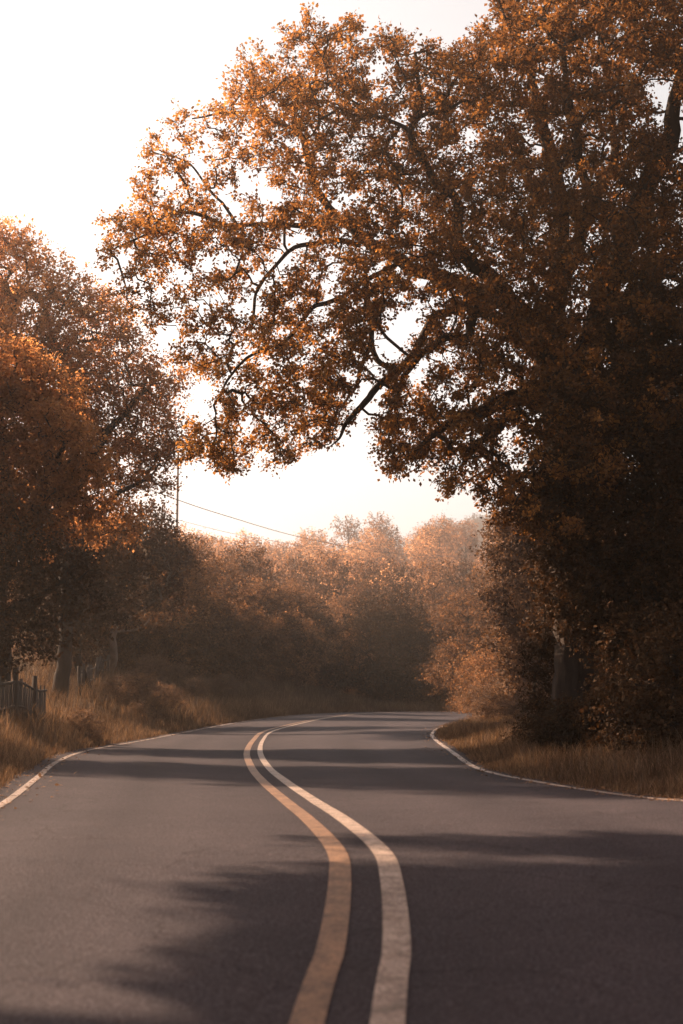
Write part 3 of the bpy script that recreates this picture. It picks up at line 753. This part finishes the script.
# unseen trees added on the left to shade the near road and right verge
LAB_SH = 'unseen tree added left of the near road to shade the asphalt'
SHX = math.cos(R(SUN_AZ)) / math.tan(R(SUN_EL)); SHZ = math.sin(R(SUN_AZ)) / math.tan(R(SUN_EL))
def shade_tree(seed, bx, bz, spots, spacing, per, ls, label, tr=0.2):
    """Unseen added tree whose crown lobes stand where their shade falls on the given road spots (x, z, height, radius)."""
    base = on_ground(bx, bz, 0.1)
    kh = max(1.0, 1.02 / (SHX - 0.25 * SHZ))      # higher crowns where the sun stands higher
    lobes = [(x - SHX * h * kh - base[0], z + SHZ * h * kh - base[1], h * kh - base[2], r) for x, z, h, r in spots]
    hm = max(l[2] for l in lobes); cx = np.mean([l[0] for l in lobes]); cy = np.mean([l[1] for l in lobes])
    trunk = [(np.array([[0, 0, 0], [cx * .1, cy * .1, hm * .3], [cx * .5, cy * .5, hm * .6], [cx, cy, hm]]), np.array([1.2, 1, .7, .3]) * tr)]
    return lobed_tree('shade_tree', seed, lobes, trunk, LEFT, spacing, per, 0.42, ls, label, 'tree', 'shade trees beside the near road', base)
shade_tree(90, -9.6, 8.4, [(1.9, 6.5, 5.6, .95), (3.2, 6.4, 6.7, 1.1), (2.8, 5.2, 6.4, 1.2), (1.8, 5.0, 5.7, 1.1), (1.2, 4.0, 5.4, .9), (3.2, 3.8, 7.6, 1.3), (4.0, 5.0, 8.2, 1.3), (1.6, 3.2, 6.2, 1.0), (2.4, 6.2, 7.2, .9), (1.5, 5.9, 7.0, .8), (1.7, 7.0, 6.6, .55), (2.6, 7.0, 6.9, .7), (3.4, 6.9, 7.4, .8), (0.9, 6.9, 6.0, .4), (1.3, 9.1, 5.4, .26), (2.0, 9.05, 5.6, .30), (2.7, 9.0, 6.0, .33), (3.4, 9.0, 6.6, .36)],
    0.36, 84, 0.12, 'unseen added tree left of the viewer, crown shaped to shade the nearest part of the right lane')
sh = [proto('shade_tree', 92, LEFT, 11.0, 4.4, 'tall unseen tree added outside the left edge to block sun beside the first bend', 'tree', 'shade trees beside the near road', 18, 42, 0.16, 0.7, 0.6, low=0.35, trunk_r=0.2)]
sh[0].location = on_ground(-13.0, 29.0, .1); sh[0].scale = (1, 1, 1.4)
# the wood goes on behind and beside the viewer
for n, (x, z, w, h, lab) in enumerate([(7.5, 3.0, 1.3, 1.2, 'tall tree right of the viewer overhanging the right lane'), (9.5, 11.5, 1.25, 1.15, 'tall tree outside the right edge in front of the evergreen'),
        (7.0, -6.0, 1.4, 1.2, 'tall tree behind the viewer on the right verge'), (-8.5, -5.0, 1.4, 1.1, 'tall tree behind the viewer on the left verge'), (-6.5, -13.5, 1.3, 1.2, 'farther tree behind the viewer on the left'), (6.0, -14.5, 1.3, 1.2, 'farther tree behind the viewer on the right'),
        (14.5, 18, 1.5, 1.3, 'broad tree deep in the wood right of the evergreen'), (13.5, 4, 1.5, 1.2, 'second tree from the road right of the viewer'), (16, 28, 1.5, 1.3, 'broad tree in the wood behind the oak on the right'), (13, -6, 1.5, 1.2, 'second tree from the road behind the viewer on the right'),
        (-15.5, 2, 1.5, 1.2, 'second tree from the road left of the viewer'), (-16, -8, 1.5, 1.2, 'second tree from the road behind the viewer on the left'), (1.5, -22, 1.8, 1.3, 'tree closing the view where the road bends behind the viewer')]):
    copy_tree(sh[0], on_ground(x, z, .1), n * 1.3, (w, w, h), lab)

# ------------------------------------------------------------------ dry shrubs on the verges
LAB_DRY = 'dry tan shrub on the grassy bank left of the road'
G_DRY = 'dry shrubs on the left bank'
dr = [proto('dry_shrub', 100 + k, DRY, 1.5, 1.2, LAB_DRY, 'shrub', G_DRY, 9, 84, 0.042, 0.24, 0.24, trunk_r=0.02, low=0.1, tip=0.003) for k in range(3)]
du = [False] * 3
dl = [(140, 690, 45, 1.0), (165, 700, 47, .8), (118, 690, 46, .8), (195, 698, 53, .8), (225, 700, 60, .8), (150, 680, 54, 1.0), (82, 715, 33, .6), (258, 703, 67, .8), (178, 688, 60, .9)]
LABS_DRY = {0: 'dry tan shrub, the bulkiest on the left bank'}
for n, (px_, py_, Z, s) in enumerate(dl):
    x = pix(px_, py_, Z)[0]; p = on_ground(x, Z, 0.08); k = n % 3
    if not du[k]:
        o = dr[k]; du[k] = True; o.location = p; o.scale = (s, s, s * .85)
    else: copy_tree(dr[k], p, n * 1.1, (s, s, s * .85))
LAB_DR2 = 'dull brown shrub in the dry grass right of the road'
for n, (px_, py_, Z, s) in enumerate([(480, 720, 42, .9), (505, 722, 40, 1.1), (530, 728, 35, .8), (548, 735, 30, .7), (520, 715, 46, 1.2), (560, 745, 26.5, .55)]):
    x = pix(px_, py_, Z)[0]; c = copy_tree(dr[n % 3], on_ground(x, Z, .06), n * 1.9, (s, s, s * .8), LAB_DR2); c['group'] = 'dry shrubs on the right verge'

# ------------------------------------------------------------------ grass on the verges
def grass(name, label, seed, n, sampler, hmin, hmax, width):
    rg = np.random.default_rng(seed)
    x, y, hs = sampler(rg, n)
    z = height(x, y) - 0.02
    n = len(x)
    clump = np.array([mnoise.noise(Vector((a * 0.9, b * 0.55, 3.3))) for a, b in zip(x, y)])
    hgt = rg.uniform(hmin, hmax, n) * hs * (1 + 0.7 * clump)
    a = rg.uniform(0, 2 * np.pi, n); lean = rg.uniform(0.1, 0.6, n)
    d = np.stack([np.cos(a), np.sin(a), np.zeros(n)], 1); sd = np.stack([-np.sin(a), np.cos(a), np.zeros(n)], 1)
    # blade faces turn about their stem
    b2 = rg.uniform(0, 2 * np.pi, n); sd = np.stack([np.cos(b2), np.sin(b2), np.zeros(n)], 1)
    w = width * rg.uniform(0.6, 1.4, n)[:, None] * (0.6 + 0.02 * y[:, None])
    p0 = np.stack([x, y, z], 1)
    H = hgt[:, None]; up = np.array([0, 0, 1.0])
    m = p0 + up * H * 0.55 + d * H * lean[:, None] * 0.3
    t = p0 + up * H * (1 - 0.3 * lean[:, None]) + d * H * lean[:, None]
    V = np.stack([p0 - sd * w, p0 + sd * w, m + sd * w * .75, m - sd * w * .75, t], 1).reshape(-1, 3)
    i = np.arange(n)[:, None] * 5
    F4 = i + np.array([[0, 1, 2, 3]]); F3 = i + np.array([[3, 2, 4]])
    r = np.clip(0.5 + 0.35 * clump + rg.normal(size=n) * 0.22, 0, 1)
    me = mesh_np(name, V, [F4, F3], GRASS, rnd=np.concatenate([r, r]))
    tag(link(bpy.data.objects.new(name, me)), label, None, None, 'stuff')

def verge(side, zmin, zmax, dmax, i_pow=1.6):
    W = wL + SH_L if side < 0 else wR + SH_R
    E = np.array([road_pt(i, side * W[i]) for i in range(len(Cc))])
    nrm = norm(np.column_stack([(E - Cc)[:, :2], np.zeros(len(E))]))
    def f(rg, n):
        k = np.where((E[:, 1] > zmin) & (E[:, 1] < zmax))[0]
        seg = np.linalg.norm(np.diff(E[k], axis=0), axis=1); cum = np.concatenate([[0], np.cumsum(seg)])
        u = rg.uniform(0, cum[-1], n); ii = np.clip(np.searchsorted(cum, u) - 1, 0, len(k) - 2)
        t = (u - cum[ii]) / np.maximum(seg[ii], 1e-6)
        p = E[k[ii]] * (1 - t)[:, None] + E[k[ii + 1]] * t[:, None]
        creep = np.array([mnoise.noise(Vector((a * 0.8, b * 0.8, 9.1))) for a, b in p[:, :2]])
        d = rg.uniform(0, 1, n) ** i_pow * dmax - 0.06 - 0.14 * np.clip(creep, 0, 1)
        q = p + nrm[k[ii]] * d[:, None]
        hs = 0.45 + 0.55 * np.clip(d / 0.8, 0, 1)
        return q[:, 0], q[:, 1], hs
    return f
grass('verge_grass', 'tall dry straw-coloured grass on the left bank', 11, 120000, verge(-1, 10, 82, 9.0), 0.25, 0.7, 0.005)
grass('verge_grass', 'shaded dry grass between the right edge line and the oak', 12, 90000, verge(1, 10, 60, 5.5, 1.4), 0.15, 0.42, 0.005)

def litter():
    rg = np.random.default_rng(14); C = []
    for side, cnt in ((-1, 1400), (1, 1400)):
        ii = rg.integers(NS * 3, NS * 16, cnt)
        for i in ii:
            w = wL[i] if side < 0 else wR[i]
            s = min(w + (SH_L if side < 0 else SH_R) - 0.02, w + 0.26 - abs(rg.normal()) * 0.28)
            C.append(road_pt(i, side * s) + np.array([0, rg.uniform(-.25, .25), 0.014]))
    C = np.array(C); n = len(C)
    A = rg.normal(size=(n, 3)) * np.array([1, 1, .12]); N = np.array([0, 0, 1.0]) + rg.normal(size=(n, 3)) * .25
    L = rg.uniform(.03, .075, n)
    V, F = leaves_arrays(C, A, N, L, L * .6)
    me = mesh_np('leaf_litter', V, F, DRY, rnd=rg.uniform(0, 1, n))
    tag(link(bpy.data.objects.new('leaf_litter', me)), 'dry fallen leaves lying along the pavement edges', None, None, 'stuff')
litter()

# ------------------------------------------------------------------ fences on the left bank
def box_arrays(c, sx, sy, sz, rz=0.0, tilt=0.0, bev=0.0):
    h = np.array([[x, y, z] for x in (-.5, .5) for y in (-.5, .5) for z in (0, 1)]) * np.array([sx, sy, sz])
    ct, st = math.cos(tilt), math.sin(tilt)
    h = np.stack([h[:, 0] * ct + h[:, 2] * st, h[:, 1], -h[:, 0] * st + h[:, 2] * ct], 1)
    cz, sz_ = math.cos(rz), math.sin(rz)
    h = np.stack([h[:, 0] * cz - h[:, 1] * sz_, h[:, 0] * sz_ + h[:, 1] * cz, h[:, 2]], 1)
    f = np.array([[0, 1, 3, 2], [4, 6, 7, 5], [0, 4, 5, 1], [2, 3, 7, 6], [0, 2, 6, 4], [1, 5, 7, 3]])
    return h + np.asarray(c), f
def mesh_part(name, arrs, mat, parent):
    V = []; F = []; n = 0
    for v, f in arrs: V.append(v); F.append(f + n); n += len(v)
    return link(bpy.data.objects.new(name, mesh_np(name, np.concatenate(V), np.concatenate(F), mat)), parent)

def paling_fence():
    A = pix(-30, 715, 29); B = pix(46, 700, 36)
    a = on_ground(A[0], 29, 0); b = on_ground(B[0], 36, 0)
    root = tag(empty('paling_fence', a), 'weathered grey paling fence low on the left bank at the photo edge', 'fence')
    d = b - a; L = np.linalg.norm(d[:2]); rz = math.atan2(d[1], d[0]); rr = np.random.default_rng(3)
    n = int(L / 0.17)
    for k in range(n + 1):
        t = k / n; x, y = a[0] + d[0] * t, a[1] + d[1] * t; g = on_ground(x, y, 0.1)
        if k % 11 == 0:
            mesh_part('post', [box_arrays(g - a, .11, .11, 1.38, rz, rr.normal() * .04)], FENCEWOOD, root)
        else:
            mesh_part('paling', [box_arrays(g - a + np.array([0, -.06, 0]), .105, .022, 1.05 + rr.normal() * .09, rz, rr.normal() * .06)], FENCEWOOD, root)
    for hgt in (.4, .95):
        tb = Tubes(); P = []
        for t in np.linspace(0, 1, 12):
            x, y = a[0] + d[0] * t, a[1] + d[1] * t; P.append(on_ground(x, y, -hgt) - a)
        tb.add(P, [.035] * 12, 4); v, f = tb.arrays()
        link(bpy.data.objects.new('rail', mesh_np('rail', v, f, FENCEWOOD)), root)
paling_fence()

def post_fence():
    pts = [pix(80, 680, 46), pix(92, 676, 50), pix(103, 668, 55), pix(118, 660, 62)]
    P = crspline([p[:2] for p in pts], 4)
    P = np.array([on_ground(p[0], p[1], .05) for p in P])
    a = P[0]
    root = tag(empty('post_fence', a), 'old post and rail fence climbing the left bank to the slim tree', 'fence')
    rr = np.random.default_rng(8)
    for k, p in enumerate(P):
        mesh_part('post', [box_arrays(p - a, .085, .085, 1.0 + rr.uniform(-.1, .2), rr.uniform(0, 1), rr.normal() * .05)], FENCEWOOD, root)
    for h in (.45, .82):
        tb = Tubes(); tb.add(P - a + np.array([0, -.05, h]), [.028] * len(P), 5); v, f = tb.arrays()
        link(bpy.data.objects.new('rail', mesh_np('rail', v, f, FENCEWOOD)), root)
post_fence()

# ------------------------------------------------------------------ utility pole and wires
def utility_pole():
    Z = 92
    top = pix(178, 452, Z); g = on_ground(top[0], Z, 0.3)
    root = tag(empty('utility_pole', g), 'thin wooden utility pole rising above the trees in the gap', 'utility pole')
    H = top[2] - g[2]
    tb = Tubes(); tb.add([[0, 0, 0], [0, 0, H * .5], [0.02, 0, H]], [.12, .09, .06], 10); v, f = tb.arrays()
    link(bpy.data.objects.new('shaft', mesh_np('shaft', v, f, POLEWOOD, smooth=True)), root)
    zc = pix(178, 500, Z)[2] - g[2]; z2 = pix(178, 520, Z)[2] - g[2]
    for z in (zc, z2):
        tb = Tubes(); tb.add([[0, -.1, z - .02], [0, -.16, z], [0, -.2, z + .06]], [.03, .05, .04], 8); v, f = tb.arrays()
        link(bpy.data.objects.new('insulator', mesh_np('insulator', v, f, PALEBARK, smooth=True)), root)
    return g
gp = utility_pole()
def wire(pts, label, r=0.028):
    P = crspline(np.array([pix(*p) for p in pts]), 8)
    tb = Tubes(); tb.add(P - P[0], [r] * len(P), 5); v, f = tb.arrays()
    o = link(bpy.data.objects.new('overhead_wire', mesh_np('overhead_wire', v, f, WIRE))); o.location = P[0]
    tag(o, label, 'wire', 'overhead wires from the utility pole')
wire([(60, 455, 84), (120, 478, 88), (178, 500, 91.8), (225, 515.5, 104), (300, 537, 128), (380, 552, 160), (440, 556, 190), (500, 554, 225)], 'upper overhead wire sagging from the pole across the sky', 0.03)
wire([(100, 500, 87), (178, 520, 91.8), (235, 534, 103), (300, 546, 120), (386, 565, 150), (440, 572, 172), (500, 574, 200)], 'lower overhead wire crossing in front of the hillside trees', 0.016)
